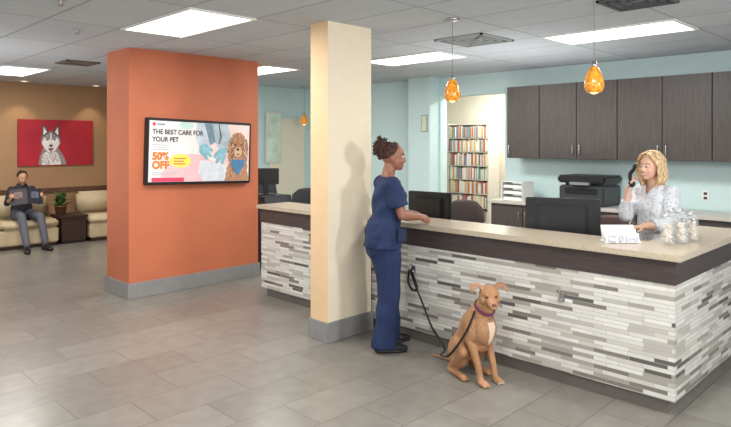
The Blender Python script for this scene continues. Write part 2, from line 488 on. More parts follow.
# ------------------------------------------------------------------ monitors
def monitor(x, y, z, rot, w=.52, h=.32, group='computer monitors'):
    t = thing('computer_monitor', 'black flat computer monitor seen from behind on the desk', 'monitor', (x, y, z), rot, group=group)
    mk('monitor_base', bx(bmesh.new(), -.1, .1, -.13, .13, 0, .015, .006), m_black, t)
    mk('monitor_neck', bx(bmesh.new(), -.03, 0, -.035, .035, .012, .22, .006), m_black, t)
    b = bmesh.new(); bx(b, 0, .035, -w / 2, w / 2, .14, .14 + h, .008); bx(b, -.03, .005, -w * .33, w * .33, .19, .09 + h, .012)
    for k in range(7): bx(b, -.033, -.029, -w * .2, w * .2, .24 + k * .012, .245 + k * .012)
    mk('monitor_housing', b, m_black, t)
    mk('monitor_screen', bx(bmesh.new(), .035, .037, -w / 2 + .015, w / 2 - .015, .155, .125 + h), M('screen_blue', (80, 110, 150), .2, emit=.4), t)
monitor(4.42, 3.60, .75, .1, .46, .31)
monitor(4.46, 2.30, .75, .36, .56, .33)
kb = thing('keyboard', 'black computer keyboard lying on the lower desk', 'keyboard', (4.56, 2.75, .75))
mk('keyboard_body', bx(bmesh.new(), -.0, .08, -.2, .2, 0, .018, .004), m_black, kb)
mk('keyboard_keys', bx(bmesh.new(), .008, .072, -.19, .19, .018, .024, .002), m_dgrey, kb)

def chair(x, y, rot, top=1.0, mat=None):
    t = thing('office_chair', 'dark upholstered swivel office chair behind the counter', 'chair', (x, y, 0), rot, group='office chairs')
    mt = mat or M('chair_fabric', (58, 48, 46), .8, var=.12)
    b = bmesh.new(); lathe(b, [(0, .06), (.05, .06), (.05, .1), (.03, .12), (.03, .42), (0, .42)], seg=12)
    mk('chair_column', b, m_black, t)
    for k in range(5):
        a = k * 2 * math.pi / 5
        d = V((math.cos(a), math.sin(a), 0))
        b = bmesh.new(); tube(b, [d * .03 + V((0, 0, .09)), d * .28 + V((0, 0, .065))], [.022, .016], (0, 0, 1), 8)
        ell(b, d * .28 + V((0, 0, .03)), (.03, .03, .03), seg=10)
        mk('chair_leg', b, m_black, t)
    mk('seat', bx(bmesh.new(), -.24, .24, -.25, .25, .42, .51, .035), mt, t, smooth=True)
    bk = bmesh.new()
    tube(bk, [V((-.24, 0, .60)), V((-.25, 0, .68)), V((-.26, 0, .80)), V((-.28, 0, top - .08)), V((-.29, 0, top - .03))], [(.03, .18), (.035, .22), (.035, .235), (.035, .21), (.03, .15)], (1, 0, 0), 24)
    for v in bk.verts: v.co.x += v.co.y ** 2 * 1.2
    mk('backrest', bk, mt, t, smooth=True)
    mk('back_bracket', tube(bmesh.new(), [(-.05, 0, .43), (-.26, 0, .5), (-.27, 0, .65)], [.02, .02, .02], (0, 1, 0), 8), m_black, t)
chair(5.35, 3.95, math.radians(200), 1.02)
chair(5.22, 2.30, math.radians(185), 1.0, M('chair_brown', (72, 52, 46), .7, var=.1))
chair(5.1, 6.15, math.radians(230), 1.05, M('chair_black', (30, 32, 38), .7))
chair(5.35, 7.4, math.radians(250), 1.1, M('chair_black', (30, 32, 38), .7))
fc = thing('filing_cabinet', 'dark filing cabinet standing behind the counter end', 'cabinet', (4.95, 6.85, 0))
mk('cabinet_body', bx(bmesh.new(), -.23, .23, -.25, .25, 0, .95, .006), m_dgrey, fc)
for k in range(3):
    d = mk('drawer', bx(bmesh.new(), -.22, .22, -.268, -.25, .05 + .3 * k, .33 + .3 * k, .004), M('drawer_grey', (74, 76, 82), .5), fc)
    mk('drawer_handle', bx(bmesh.new(), -.06, .06, -.28, -.268, .2 + .3 * k, .215 + .3 * k), m_metal, d)
monitor(4.90, 6.8, .95, math.radians(60), .36, .22)

pc = thing('wall_notice', 'pale framed notice on blue pilaster', 'sign', (7.30, 6.02, 1.95))
mk('notice_frame', bx(bmesh.new(), -.012, 0, -.06, .06, -.13, .13, .002), M('notice_frame', (120, 140, 130), .5), pc)
mk('notice_sheet', bx(bmesh.new(), -.014, -.012, -.048, .048, -.12, .12), M('notice_sheet', (205, 215, 190), .6), pc)
wb = thing('wall_poster', 'tall pale green and white framed poster on blue wall', 'poster', (6.62, 8.95, 1.75))
mk('poster_frame', bx(bmesh.new(), -.17, .17, -.012, .008, -.45, .45, .002), M('poster_frame', (210, 215, 205), .5), wb)
mk('poster_sheet', bx(bmesh.new(), -.15, .15, -.014, -.012, -.42, .42), M('poster_sheet', (205, 222, 205), .6, var=.2, scale=5), wb)

# ------------------------------------------------------------------ file shelf
fs = thing('file_shelf', 'white open shelving rack packed with thin coloured files', 'shelf', (8.75, 6.16, 0))
SW = .40
m_rack = M('rack_white', (222, 216, 204), .5)
b = bmesh.new()
bx(b, -.14, .18, -SW - .02, -SW, 0, 1.98); bx(b, -.14, .18, SW, SW + .02, 0, 1.98); bx(b, .17, .18, -SW, SW, 0, 1.98)
mk('shelf_frame', b, m_rack, fs)
rows = [.10 + .234 * i for i in range(8)]
for z in rows + [1.97]:
    mk('shelf_board', bx(bmesh.new(), -.14, .17, -SW, SW, z - .014, z), m_rack, fs)
pal = [(206, 92, 72), (236, 232, 222), (226, 160, 96), (236, 234, 226), (222, 214, 198), (130, 160, 150), (198, 104, 104), (232, 206, 140), (240, 238, 232), (130, 150, 176), (226, 222, 212)]
protos = []
for i, c in enumerate(pal):
    o = mk('file_folder', bx(bmesh.new(), -.13, .12, -.0095, .0095, 0, .20, .002), M('folder%d' % i, c, .6), label='coloured paper file folder standing on a shelf', cat='folder', group='file folders on the shelf')
    protos.append([o, 0])
for z in rows:
    y = -SW + .014
    while y < SW - .012:
        p = random.choice(protos)
        if p[1] == 0: o = p[0]
        else:
            o = p[0].copy(); COL.objects.link(o)
        p[1] += 1
        o.location = (8.75 - .01 - random.random() * .015, 6.16 + y, z)
        o.scale = (1, 1, .85 + random.random() * .2)
        y += .0218 if random.random() < .97 else .04
for p in protos:
    if p[1] == 0: bpy.data.objects.remove(p[0])

# ------------------------------------------------------------------ pendants
m_amber = M('amber_glass', (208, 132, 34), .12, var=.5, scale=34, emit=.42, spec=.8)
def pendant(x, y, zc):
    t = thing('pendant_lamp', 'amber glass teardrop pendant lamp hanging on a thin cord', 'pendant lamp', (x, y, CH), group='amber pendant lamps')
    d = CH - zc
    mk('lamp_canopy', lathe(bmesh.new(), [(0, 0), (.06, 0), (.055, -.015), (.015, -.025), (0, -.025)]), m_metal, t, smooth=True)
    mk('lamp_cord', tube(bmesh.new(), [(0, 0, -.02), (0, 0, -d + .1)], [.0028, .0028], (1, 0, 0), 8), M('cord_grey', (120, 118, 112), .5), t)
    mk('lamp_cap', lathe(bmesh.new(), [(0, -d + .125), (.012, -d + .125), (.02, -d + .1), (.024, -d + .085), (0, -d + .085)]), m_metal, t, smooth=True)
    mk('lamp_shade', lathe(bmesh.new(), [(.02, -d + .09), (.034, -d + .07), (.052, -d + .03), (.064, -d - .02), (.065, -d - .05), (.055, -d - .075), (.04, -d - .09), (.034, -d - .088), (.05, -d - .06), (.055, -d - .02), (.045, -d + .03), (.015, -d + .08)]), m_amber, t, smooth=True)
    mk('lamp_bulb', ell(bmesh.new(), (0, 0, -d - .068), (.034, .034, .030)), M('bulb_glow', (255, 205, 110), .5, emit=6), t, smooth=True)
pendant(4.04, 3.04, 2.08)
pendant(4.04, 1.85, 2.08)
pendant(7.0, 8.55, 2.07)

# ------------------------------------------------------------------ TV
tv = thing('wall_television', 'black framed flat television showing a pet care advertisement on orange wall', 'television', (3.645, 6.35, 1.545), 0)
tv.rotation_euler = (0, math.radians(1.6), 0)
tv.location.y = 6.345
W, H = 1.33, .725
mk('tv_housing', bx(bmesh.new(), -W / 2, W / 2, -.06, 0, -H / 2, H / 2, .008), m_black, tv)
scr = mk('tv_screen', bx(bmesh.new(), -W / 2 + .03, W / 2 - .03, -.063, -.06, -H / 2 + .03, H / 2 - .03), M('ad_cream', (224, 222, 220), .4, emit=.2), tv)
def E(n, c, e=.2, **k): return M(n, c, .5, emit=e, **k)
sw, sh = W / 2 - .032, H / 2 - .032
Y = -.0645
def clampp(ps): return [(max(-sw, min(sw, a)), max(-sh, min(sh, c))) for a, c in ps]
def fl(n, ps, k, mat): return flat(n, clampp(ps), Y - .0013 * k, mat, scr)
fl('ad_pink_shape', blobpts(-.12, -.32, .38, .30, 24), 0, E('ad_pink', (238, 184, 188)))
fl('ad_pink_shape', blobpts(.40, .18, .34, .34, 24), 0, E('ad_blush', (230, 206, 200)))
fl('ad_outline', blobpts(-.20, .30, .09, .05, 16), 0, E('ad_mint', (190, 216, 208)))
fl('ad_coat', [(-.07, .33), (.02, .33), (.10, .16), (.06, .02), (-.03, .06), (-.09, .18)], 2, E('ad_coat', (186, 196, 206), var=.18, scale=14))
fl('ad_coat', [(.10, .33), (.33, .33), (.38, .16), (.34, .0), (.22, .02), (.16, .14)], 2, E('ad_coat2', (170, 184, 194), var=.22, scale=12))
fl('ad_scrubs', [(.02, .33), (.12, .33), (.17, .12), (.10, .08)], 3, E('ad_scrubs', (112, 138, 152), var=.2, scale=14))
fl('ad_stethoscope', [(.20, .33), (.215, .33), (.25, .18), (.22, .10), (.205, .10), (.23, .18)], 4, E('ad_steth', (80, 84, 92)))
fl('ad_glove', [(-.04, .07), (.03, .10), (.09, .07), (.14, .03), (.13, .0), (.08, .02), (.13, -.04), (.11, -.06), (.05, -.02), (.08, -.08), (.05, -.09), (.0, -.04), (-.04, .0)], 4, E('ad_glove', (130, 176, 190), var=.2, scale=18))
fl('ad_glove', [(.31, .05), (.24, .06), (.17, .0), (.14, -.06), (.17, -.07), (.20, -.03), (.17, -.12), (.20, -.13), (.24, -.07), (.25, -.14), (.28, -.13), (.31, -.04)], 4, E('ad_glove', (130, 176, 190)))
fl('ad_towel', [(-.02, -.09), (.10, -.10), (.26, -.16), (.36, -.26), (.34, -.33), (.02, -.33), (-.05, -.22)], 3, E('ad_towel', (206, 212, 218), var=.12, scale=14))
DB = E('ad_dogb', (180, 134, 102)); DH = E('ad_dogh', (166, 118, 86)); DE = E('ad_doge', (126, 84, 58)); DM = E('ad_dogm', (206, 176, 148))
fl('ad_dog_body', furry([(.30, -.34), (.33, -.18), (.40, -.04), (.58, -.04), (.63, -.34)], .015, 5), 4, DB)
fl('ad_dog_head', furry(blobpts(.475, .09, .115, .15, 14), .014, 3), 5, DH)
fl('ad_dog_ear', furry(blobpts(.375, .02, .040, .15, 10), .012, 3), 6, DE)
fl('ad_dog_ear', furry(blobpts(.575, .02, .040, .15, 10), .012, 3), 6, DE)
LIM = (-sw, sw, -sh, sh)
dfn = lambda x, z: ((x - .475) * .8, -.12 - (.2 - z) * .2)
for k, (nm, c) in enumerate((('a', (200, 158, 124)), ('b', (140, 96, 66)), ('c', (182, 136, 100)), ('d', (216, 186, 158)))):
    strokes('ad_dog_fur', [(.475, .10, .11, .14), (.375, .0, .04, .15), (.575, .0, .04, .15), (.47, -.22, .15, .10)], 90, .045, .0035, dfn, Y - .0013 * 7 - .0007 * k, E('ad_fur_' + nm, c), scr, LIM)
fl('ad_dog_muzzle', furry(blobpts(.47, .01, .052, .055, 10), .012, 3), 10, DM)
fl('ad_dog_nose', blobpts(.468, .04, .02, .015, 10), 11, m_black)
fl('ad_dog_mouth', [(.44, -.01), (.50, -.01), (.47, -.03)], 11, DE)
fl('ad_dog_eye', blobpts(.43, .095, .012, .012, 8), 11, m_black)
fl('ad_dog_eye', blobpts(.515, .095, .012, .012, 8), 11, m_black)
fl('ad_bandana', [(.38, -.08), (.57, -.08), (.56, -.15), (.47, -.27), (.38, -.15)], 11, E('ad_bandana', (74, 122, 162)))
fl('ad_banner', [(-.60, -.33), (-.22, -.33), (-.22, -.285), (-.60, -.285)], 2, E('ad_banner', (206, 66, 96)))
fl('ad_logo', blobpts(-.585, .295, .020, .020, 12), 2, E('ad_logo', (200, 70, 80)))
fl('ad_logo', [(-.55, .285), (-.46, .285), (-.46, .305), (-.55, .305)], 2, E('ad_logo_bar', (150, 150, 156)))
m_tx = M('ad_text', (30, 28, 34), .6, var=.02)
text('ad_lettering', 'THE BEST CARE FOR', .074, -.605, Y - .005, .190, m_tx, scr, .0010, sx=.90)
text('ad_lettering', 'YOUR PET', .074, -.605, Y - .005, .108, m_tx, scr, .0010, sx=.90)
for k, wd_ in enumerate((.20, .17, .19)):
    fl('ad_small_line', [(-.60, .066 - k * .024), (-.60 + wd_, .066 - k * .024), (-.60 + wd_, .074 - k * .024), (-.60, .074 - k * .024)], 2, E('ad_line', (170, 168, 172)))
for k, wd_ in enumerate((.15, .12, .14)):
    fl('ad_small_line', [(-.35, -.08 - k * .03), (-.35 + wd_, -.08 - k * .03), (-.35 + wd_, -.068 - k * .03), (-.35, -.068 - k * .03)], 3, E('ad_line_red', (206, 90, 84)))
for k, wd_ in enumerate((.30, .24)):
    fl('ad_small_line', [(-.60, -.235 - k * .022), (-.60 + wd_, -.235 - k * .022), (-.60 + wd_, -.227 - k * .022), (-.60, -.227 - k * .022)], 2, E('ad_line', (170, 168, 172)))
m_off = E('ad_orange', (242, 112, 28), .35)
text('ad_offer', '50%', .112, -.60, Y - .005, -.088, m_off, scr, .005)
text('ad_offer', 'OFF', .112, -.60, Y - .005, -.185, m_off, scr, .005)
fl('ad_yellow_shape', blobpts(-.27, -.10, .13, .075, 16), 1, E('ad_yellow', (248, 214, 90), .3))

# ------------------------------------------------------------------ husky painting
pw, ph = 1.215, .785
pt = thing('canvas_picture', 'wide red canvas picture of a white and grey husky dog', 'picture', (3.735, 11.30, 1.655))
mk('canvas', bx(bmesh.new(), -pw / 2, pw / 2, -.04, 0, -ph / 2, ph / 2, .003), M('picture_red', (166, 26, 42), .6, var=.25, scale=2), pt)
Yp = -.0415
def fp(n, ps, k, mat): return flat(n, ps, Yp - .0013 * k, mat, pt)
hx = -.10
G1 = M('husky_grey', (140, 134, 136), .7, var=.25, scale=30); G2 = M('husky_white', (228, 222, 218), .7, var=.10, scale=25); G3 = M('husky_dark', (84, 76, 78), .7, var=.3, scale=30)
fp('husky_body', furry([(hx - .19, -.375), (hx - .17, -.24), (hx - .12, -.1), (hx + .12, -.1), (hx + .21, -.24), (hx + .26, -.375)], .010, 6), 0, G1)
fp('husky_chest', furry([(hx - .14, -.375), (hx - .12, -.2), (hx, -.08), (hx + .12, -.2), (hx + .17, -.375)], .008, 6), 1, G2)
hf = lambda x, z: ((x - hx) * .6, -.3)
for k, c in enumerate(((120, 112, 114), (240, 238, 236), (190, 184, 182))):
    strokes('husky_fur', [(hx, -.27, .15, .09)], 60, .045, .004, hf, Yp - .0013 * 2 - .0007 * k, M('husky_fur%d' % k, c, .7), pt, (-pw / 2, pw / 2, -ph / 2 + .01, ph / 2))
fp('husky_head', furry([(hx - .155, .0), (hx - .135, .13), (hx - .06, .19), (hx + .06, .19), (hx + .135, .13), (hx + .155, .0), (hx + .10, -.12), (hx + .03, -.18), (hx - .03, -.18), (hx - .10, -.12)], .008, 5), 5, G1)
for q in (-1, 1):
    fp('husky_ear', [(hx + .145 * q, .09), (hx + .135 * q, .25), (hx + .118 * q, .325), (hx + .075 * q, .26), (hx + .025 * q, .17)], 6, G3)
    fp('husky_inner_ear', [(hx + .122 * q, .13), (hx + .114 * q, .27), (hx + .062 * q, .18)], 7, G2)
fp('husky_mask', furry([(hx - .14, -.01), (hx - .11, .08), (hx - .06, .10), (hx - .012, .04), (hx - .010, .16), (hx + .010, .16), (hx + .012, .04), (hx + .06, .10), (hx + .11, .08), (hx + .14, -.01), (hx + .09, -.11), (hx + .03, -.17), (hx - .03, -.17), (hx - .09, -.11)], .004, 3), 7, G2)
for q in (-1, 1):
    fp('husky_brow', [(hx + .018 * q, .05), (hx + .03 * q, .14), (hx + .11 * q, .10), (hx + .075 * q, .068)], 8, G1)
    fp('husky_eye', blobpts(hx + .06 * q, .050, .020, .012, 10), 9, m_black)
fp('husky_muzzle', blobpts(hx, -.07, .052, .068, 14), 8, M('husky_muzzle', (214, 206, 202), .7))
fp('husky_nose', blobpts(hx, -.050, .028, .020, 10), 9, m_black)
fp('husky_mouth', [(hx - .045, -.105), (hx, -.09), (hx + .045, -.105), (hx + .02, -.14), (hx - .02, -.14)], 9, G3)
fp('husky_tongue', [(hx - .018, -.115), (hx + .018, -.115), (hx + .015, -.160), (hx - .015, -.160)], 10, M('tongue_pink', (204, 110, 118), .6))

# ------------------------------------------------------------------ lobby seats, table, plant
m_seat = M('cream_vinyl', (202, 182, 148), .5, var=.05)
m_espresso = M('espresso_wood', (58, 36, 28), .5, var=.2)
def sofa(x0, x1, n, label):
    t = thing('lobby_sofa', label, 'sofa', ((x0 + x1) / 2, 10.9, 0))
    W = x1 - x0; cw = W / n
    mk('sofa_plinth', bx(bmesh.new(), -W / 2 + .03, W / 2 - .03, -.34, .34, 0, .06), m_espresso, t)
    mk('sofa_base', bx(bmesh.new(), -W / 2, W / 2, -.38, .36, .06, .3, .02), m_seat, t, smooth=False)
    for i in range(n):
        a = -W / 2 + i * cw
        mk('seat_cushion', bx(bmesh.new(), a + .004, a + cw - .004, -.40, .2, .30, .43, .03), m_seat, t, smooth=True)
        mk('back_cushion', bx(bmesh.new(), a + .004, a + cw - .004, .16, .35, .43, .80, .04), m_seat, t, smooth=True)
sofa(1.9, 3.52, 2, 'cream vinyl two seat sofa against tan wall')
sofa(4.02, 4.86, 1, 'cream vinyl single seat sofa against tan wall')
st = thing('side_table', 'dark brown cube side table between the sofas', 'table', (3.77, 10.78, 0))
mk('table_body', bx(bmesh.new(), -.19, .19, -.22, .22, .04, .42, .004), m_espresso, st)
mk('table_top', bx(bmesh.new(), -.22, .22, -.25, .25, .42, .46, .006), m_espresso, st)
mk('table_foot', bx(bmesh.new(), -.17, .17, -.2, .2, 0, .04), m_black, st)
pp = thing('potted_plant', 'small bushy green plant in a terracotta pot on the side table', 'plant', (3.66, 10.85, .46))
mk('plant_pot', lathe(bmesh.new(), [(0, 0), (.07, 0), (.095, .13), (.1, .13), (.1, .15), (.085, .15), (.08, .12), (0, .12)]), M('terracotta', (120, 84, 60), .7), pp, smooth=True)
b = bmesh.new()
for i in range(60):
    a = random.random() * 6.28; r = .05 + random.random() * .12; z = .17 + random.random() * .2
    d = V((math.cos(a), math.sin(a), 0)); s = V((-d.y, d.x, 0)) * .03
    p0 = V((0, 0, .13)); p1 = d * r * .6 + V((0, 0, z)); p2 = d * (r + .04) + V((0, 0, z - .01 + random.random() * .03))
    vs = [b.verts.new(p) for p in (p0, p1 - s, p2, p1 + s)]
    b.faces.new(vs)
mk('plant_leaves', b, M('leaf_green', (80, 116, 56), .5, var=.3), pp)

# ------------------------------------------------------------------ counter items
m_glass = M('clear_glass', (215, 224, 228), .05, var=0, alpha=.22)
m_treat = M('pale_treats', (206, 190, 172), .8, var=.3, scale=40)
def jar(x, y, h, r, fill=.55):
    t = thing('glass_jar', 'clear glass treat jar with lid and pale treats', 'jar', (x, y, .985), group='treat jars on the counter')
    mk('jar_glass', lathe(bmesh.new(), [(0, .004), (r * .95, .004), (r, .015), (r, h * .78), (r * .8, h * .84), (r * .8, h * .87)]), m_glass, t, smooth=True)
    b = bmesh.new()
    for i in range(60):
        a = random.random() * 6.28; q = random.random() ** .5 * (r * .95 - .02)
        ell(b, (q * math.cos(a), q * math.sin(a), .02 + random.random() * h * fill), (.015, .012, .011), seg=8)
    mk('jar_treats', b, m_treat, t, smooth=True)
    mk('jar_lid', lathe(bmesh.new(), [(0, h * .875), (r * .86, h * .875), (r * .86, h * .91), (r * .3, h * .94), (r * .16, h * .96), (r * .22, h), (0, h * 1.01)]), M('jar_lid', (190, 194, 196), .2, metal=.5), t, smooth=True)
jar(4.27, 1.46, .20, .045); jar(4.38, 1.41, .23, .046, .5); jar(4.47, 1.49, .22, .044); jar(4.53, 1.39, .20, .042)
bh = thing('brochure_holder', 'clear holder fanned with white appointment cards on the counter', 'brochure holder', (4.13, 1.71, .985), math.radians(-45))
mk('holder_tray', bx(bmesh.new(), -.12, .12, -.05, .05, 0, .012, .003), m_white, bh)
for i in range(5):
    m4 = Matrix.Translation((0, .03 - .018 * i, .012)) @ Matrix.Rotation(math.radians(-18), 4, 'X')
    b = bmesh.new(); bx(b, -.11 + .012 * (i % 2), .11 - .012 * (i % 2), -.002, .002, 0, .10 - .012 * i, 0, m4)
    mk('card_stack', b, m_paper, bh)
for i in range(3):
    m4 = Matrix.Translation((-.07 + .07 * i, -.056, .004)) @ Matrix.Rotation(math.radians(-18), 4, 'X')
    mk('card_front', bx(bmesh.new(), -.028, .028, -.001, .001, .0, .05, 0, m4), M('card_print', (180, 180, 188), .7, var=.5, scale=60), bh)

# ================================================================== FIGURES
def hand(bm, w, d, n, side, s=1.0, curl=35, spread=.0, thumb=None):
    d = V(d).normalized(); n = V(n); n = (n - d * n.dot(d)).normalized(); l = d.cross(n) * side
    w = V(w)
    pe = w + d * .085 * s
    tube(bm, [w - d * .01, w + d * .03 * s, pe], [(.016 * s, .025 * s), (.016 * s, .036 * s), (.013 * s, .039 * s)], n, 14)
    for i, (off, ln) in enumerate([(.031, .068), (.0105, .076), (-.0105, .070), (-.031, .055)]):
        p = pe + l * off * s - d * .006
        dd = (d + l * off * 1.5).normalized(); pts = [p]; r = [.0092 * s]
        for k, q in enumerate((.42, .33, .25)):
            ang = math.radians(-curl * (k + .4) * 1.0)
            v = dd * math.cos(ang) + n * math.sin(ang)
            pts.append(pts[-1] + v * ln * q * s); r.append((.0088 - .0007 * (k + 1)) * s)
        tube(bm, pts, r, l, 10)
    tb = w + d * .025 * s + l * .028 * s
    t1 = tb + (d * .5 + l * .75 - n * .25).normalized() * .036 * s
    t2 = t1 + (d * .85 + l * .3 - n * .35).normalized() * .03 * s
    t3 = t2 + (d * .95 + l * .05 - n * .35).normalized() * .024 * s
    tube(bm, [tb - l * .01, t1, t2, t3], [.014 * s, .0115 * s, .0098 * s, .0085 * s], n, 10)

def head_prims(bm, C, f, u, s=1.0, nose=1.0, cheek=1.0):
    f = V(f).normalized(); u = V(u); u = (u - f * u.dot(f)).normalized(); l = u.cross(f); A = (f, l, u)
    P = lambda a, b_, c: C + (f * a + l * b_ + u * c) * s
    S = lambda *r: tuple(x * s for x in r)
    ell(bm, P(-.008, 0, .022), S(.094, .072, .092), A, 24)
    ell(bm, P(.020, 0, -.033), S(.066, .057 * cheek, .070), A, 20)
    ell(bm, P(.050, 0, -.084), S(.028, .028, .021), A)
    for q in (1, -1): ell(bm, P(.047, .031 * q, -.030), S(.034, .028 * cheek, .028), A)
    ell(bm, P(.062, 0, .032), S(.022, .048, .012), A)
    np_ = .084 + .016 * nose
    tube(bm, [P(.080, 0, .012), P((.080 + np_) / 2 + .002, 0, -.010), P(np_ - .003, 0, -.028)], [.006 * s, .0085 * s, .0115 * s], l, 10)
    for q in (1, -1): ell(bm, P(np_ - .012, .011 * q, -.032), S(.009, .008, .006), A)
    ell(bm, P(.077, 0, -.055), S(.012, .024, .006), A); ell(bm, P(.075, 0, -.065), S(.012, .021, .0065), A)
    for q in (1, -1):
        ell(bm, P(-.008, .073 * q, -.008), S(.018, .009, .030), A)
    return P, A

def build_person(T, J, skin, s=1.0, voxel=.0055, lipcol=(150, 70, 66), eye=(60, 40, 25), hs=1.0, browcol=(40, 26, 20), smile=False, nose=1.0, cheek=1.0):
    bm = bmesh.new()
    bf = V(J.get('bf', (1, 0, 0)))
    th = J['torso']
    tube(bm, [p for p, a, b_ in th], [(a * .88, b_ * .88) for p, a, b_ in th], bf, 24)
    P, A = head_prims(bm, V(J['head']), J['f'], J.get('u', (0, 0, 1)), hs, nose, cheek)
    tube(bm, [J['neck'], P(-.025, 0, -.06)], [.055, .048], bf, 18)
    for i in (0, 1):
        sh, el_, wr = V(J['sh'][i]), V(J['el'][i]), V(J['wr'][i])
        ell(bm, sh, .050)
        tube(bm, [sh, sh.lerp(el_, .45), el_], [.046, .044, .036], (0, 0, 1), 14)
        tube(bm, [el_, el_.lerp(wr, .3), wr], [.036, .038, .025], (0, 0, 1), 14)
        hd, hn = J['hd'][i], J['hn'][i]
        hand(bm, wr, hd, hn, J['ts'][i], .95, J['curl'][i])
        hp, kn, an = V(J['hip'][i]), V(J['kn'][i]), V(J['an'][i])
        tube(bm, [hp, hp.lerp(kn, .4), kn], [.083, .076, .052], (0, 1, 0), 16)
        tube(bm, [kn, kn.lerp(an, .3), an], [.050, .054, .035], (0, 1, 0), 16)
        fd = V(J['fd'][i])
        tube(bm, [an + V((0, 0, -.035)) - fd * .03, an + V((0, 0, -.04)) + fd * .09, an + V((0, 0, -.05)) + fd * .14], [(.03, .032), (.025, .038), (.015, .03)], (0, 0, 1), 14)
    me = remesh(bm, voxel, 2, .5)
    mats = [skin, M('lips_%d' % lipcol[0], lipcol, .4)]
    body = mk('body', me, mats, T, smooth=True)
    f, l, u = A; C = V(J['head'])
    for p in me.polygons:
        d = p.center - C
        a, b_, c = d.dot(f) / hs, d.dot(l) / hs, d.dot(u) / hs
        if a > .072 and abs(b_) < .023 and -.072 < c - abs(b_) * .25 < -.052: p.material_index = 1
    if smile:
        mk('teeth', tube(bmesh.new(), [P(.080, .018, -.0555), P(.0885, .009, -.0598), P(.090, 0, -.0610), P(.0885, -.009, -.0598), P(.080, -.018, -.0555)], [(.0036 * hs, .0025 * hs)] * 5, u, 8), M('teeth_white', (238, 234, 226), .3), body, smooth=True)
    for q in (1, -1):
        e = mk('eye', ell(bmesh.new(), P(.0735, .030 * q, .004), (.0125 * hs, .0145 * hs, .0075 * hs), A), M('eye_white', (225, 220, 214), .3), body, smooth=True)
        mk('iris', ell(bmesh.new(), P(.0842, .030 * q, .004), (.0030 * hs, .0068 * hs, .0064 * hs), A), M('iris_%d' % eye[0], eye, .2), e, smooth=True)
        mk('eyebrow', tube(bmesh.new(), [P(.086, .014 * q, .025), P(.082, .032 * q, .029), P(.070, .048 * q, .024)], [.0022, .0026, .0015], u, 8), M('brow_%d' % browcol[0], browcol, .8), body, smooth=True)
    return body, P, A

def cloth(bm_list, voxel=.009, it=4):
    return remesh(bm_list, voxel, it, .5)

# ---------------------------------------------------------- NURSE
m_skin_n = M('brown_skin', (146, 98, 76), .5, var=.04)
NU = thing('person', 'person in navy scrubs standing with forearms on the counter', 'person', (3.64, 3.38, 0), math.radians(-30))
J = dict(
    torso=[(V((-.05, 0, .82)), .10, .14), (V((-.045, 0, .92)), .12, .17), (V((-.02, 0, 1.06)), .095, .135), (V((.005, 0, 1.22)), .115, .155), (V((-.005, 0, 1.33)), .085, .16), (V((-.01, 0, 1.385)), .05, .09)],
    neck=V((-.01, 0, 1.36)), head=V((.045, 0, 1.535)), f=(1, -.34, -.02), u=(0, .03, 1),
    sh=[(-.01, .160, 1.325), (-.01, -.160, 1.325)],
    el=[(.08, .19, 1.07), (.05, -.205, 1.085)],
    wr=[(.26, .045, 1.060), (.230, -.095, 1.055)],
    hd=[(.62, -.55, -.12), (.62, .78, .0)], hn=[(.1, .3, 1), (.2, -.5, .85)], ts=[-1, 1], curl=[42, 50],
    hip=[(-.035, .085, .88), (-.035, -.085, .88)], kn=[(.03, .09, .48), (-.02, -.09, .48)], an=[(.03, .10, .085), (-.07, -.10, .085)],
    fd=[V((1, .1, 0)), V((1, -.18, 0))])
body, P, A = build_person(NU, J, m_skin_n, lipcol=(140, 62, 58), smile=True, nose=.55, cheek=1.1)
m_navy = M('navy_scrubs', (23, 40, 78), .8, var=.16, scale=6, bump=.3)
bm = bmesh.new()
tube(bm, [V((-.045, 0, .81)), V((-.045, 0, .93)), V((-.02, 0, 1.06)), V((.005, 0, 1.22)), V((-.005, 0, 1.33)), V((-.01, 0, 1.385))],
     [(.150, .20), (.14, .185), (.115, .155), (.132, .168), (.095, .172), (.05, .085)], (1, 0, 0), 28, dome=False)
for q in (1, -1): ell(bm, (.075, .065 * q, 1.21), (.06, .07, .075))
for i in (0, 1):
    sh, el_ = V(J['sh'][i]), V(J['el'][i])
    ell(bm, sh, .066)
    tube(bm, [sh, sh.lerp(el_, .72)], [.066, .076], (0, 0, 1), 16, dome=False)
me = cloth(bm, .007, 3)
fold(me, .0095, lambda c: math.sin(c.z * 38 + c.y * 22 + math.sin(c.x * 25) * 1.5) * .5 + .5 * math.sin(math.atan2(c.y, c.x + .05) * 7 + c.z * 9) * max(0, min(1, (1.1 - c.z) * 5)))
cut(me, lambda c: c.z < .822 or (c.x > .03 and abs(c.y) < (c.z - 1.27) * .5) or c.z > 1.383)
top = mk('scrub_top', me, m_navy, body, smooth=True)
sm = top.modifiers.new('s', 'SOLIDIFY'); sm.thickness = .004
mk('top_pocket', bx(bmesh.new(), -.04, .04, -.004, .0, -.05, .05, .003, Matrix.Translation((.055, -.184, .93)) @ Matrix.Rotation(.25, 4, 'Z')), M('navy_pocket', (20, 34, 68), .75), top)
bm = bmesh.new()
tube(bm, [V((-.05, 0, .80)), V((-.05, 0, .97))], [(.125, .17), (.125, .172)], (1, 0, 0), 24)
for q in (1, -1): ell(bm, (-.095, .075 * q, .87), (.08, .085, .10))
for i in (0, 1):
    hp, kn, an = V(J['hip'][i]), V(J['kn'][i]), V(J['an'][i])
    tube(bm, [hp, hp.lerp(kn, .35), kn, kn.lerp(an, .5), an + V((.0, 0, -.045))], [(.11, .10), (.108, .098), (.090, .08), (.090, .08), (.104, .088)], (1, 0, 0), 20, dome=False)
me = cloth(bm, .008, 3)
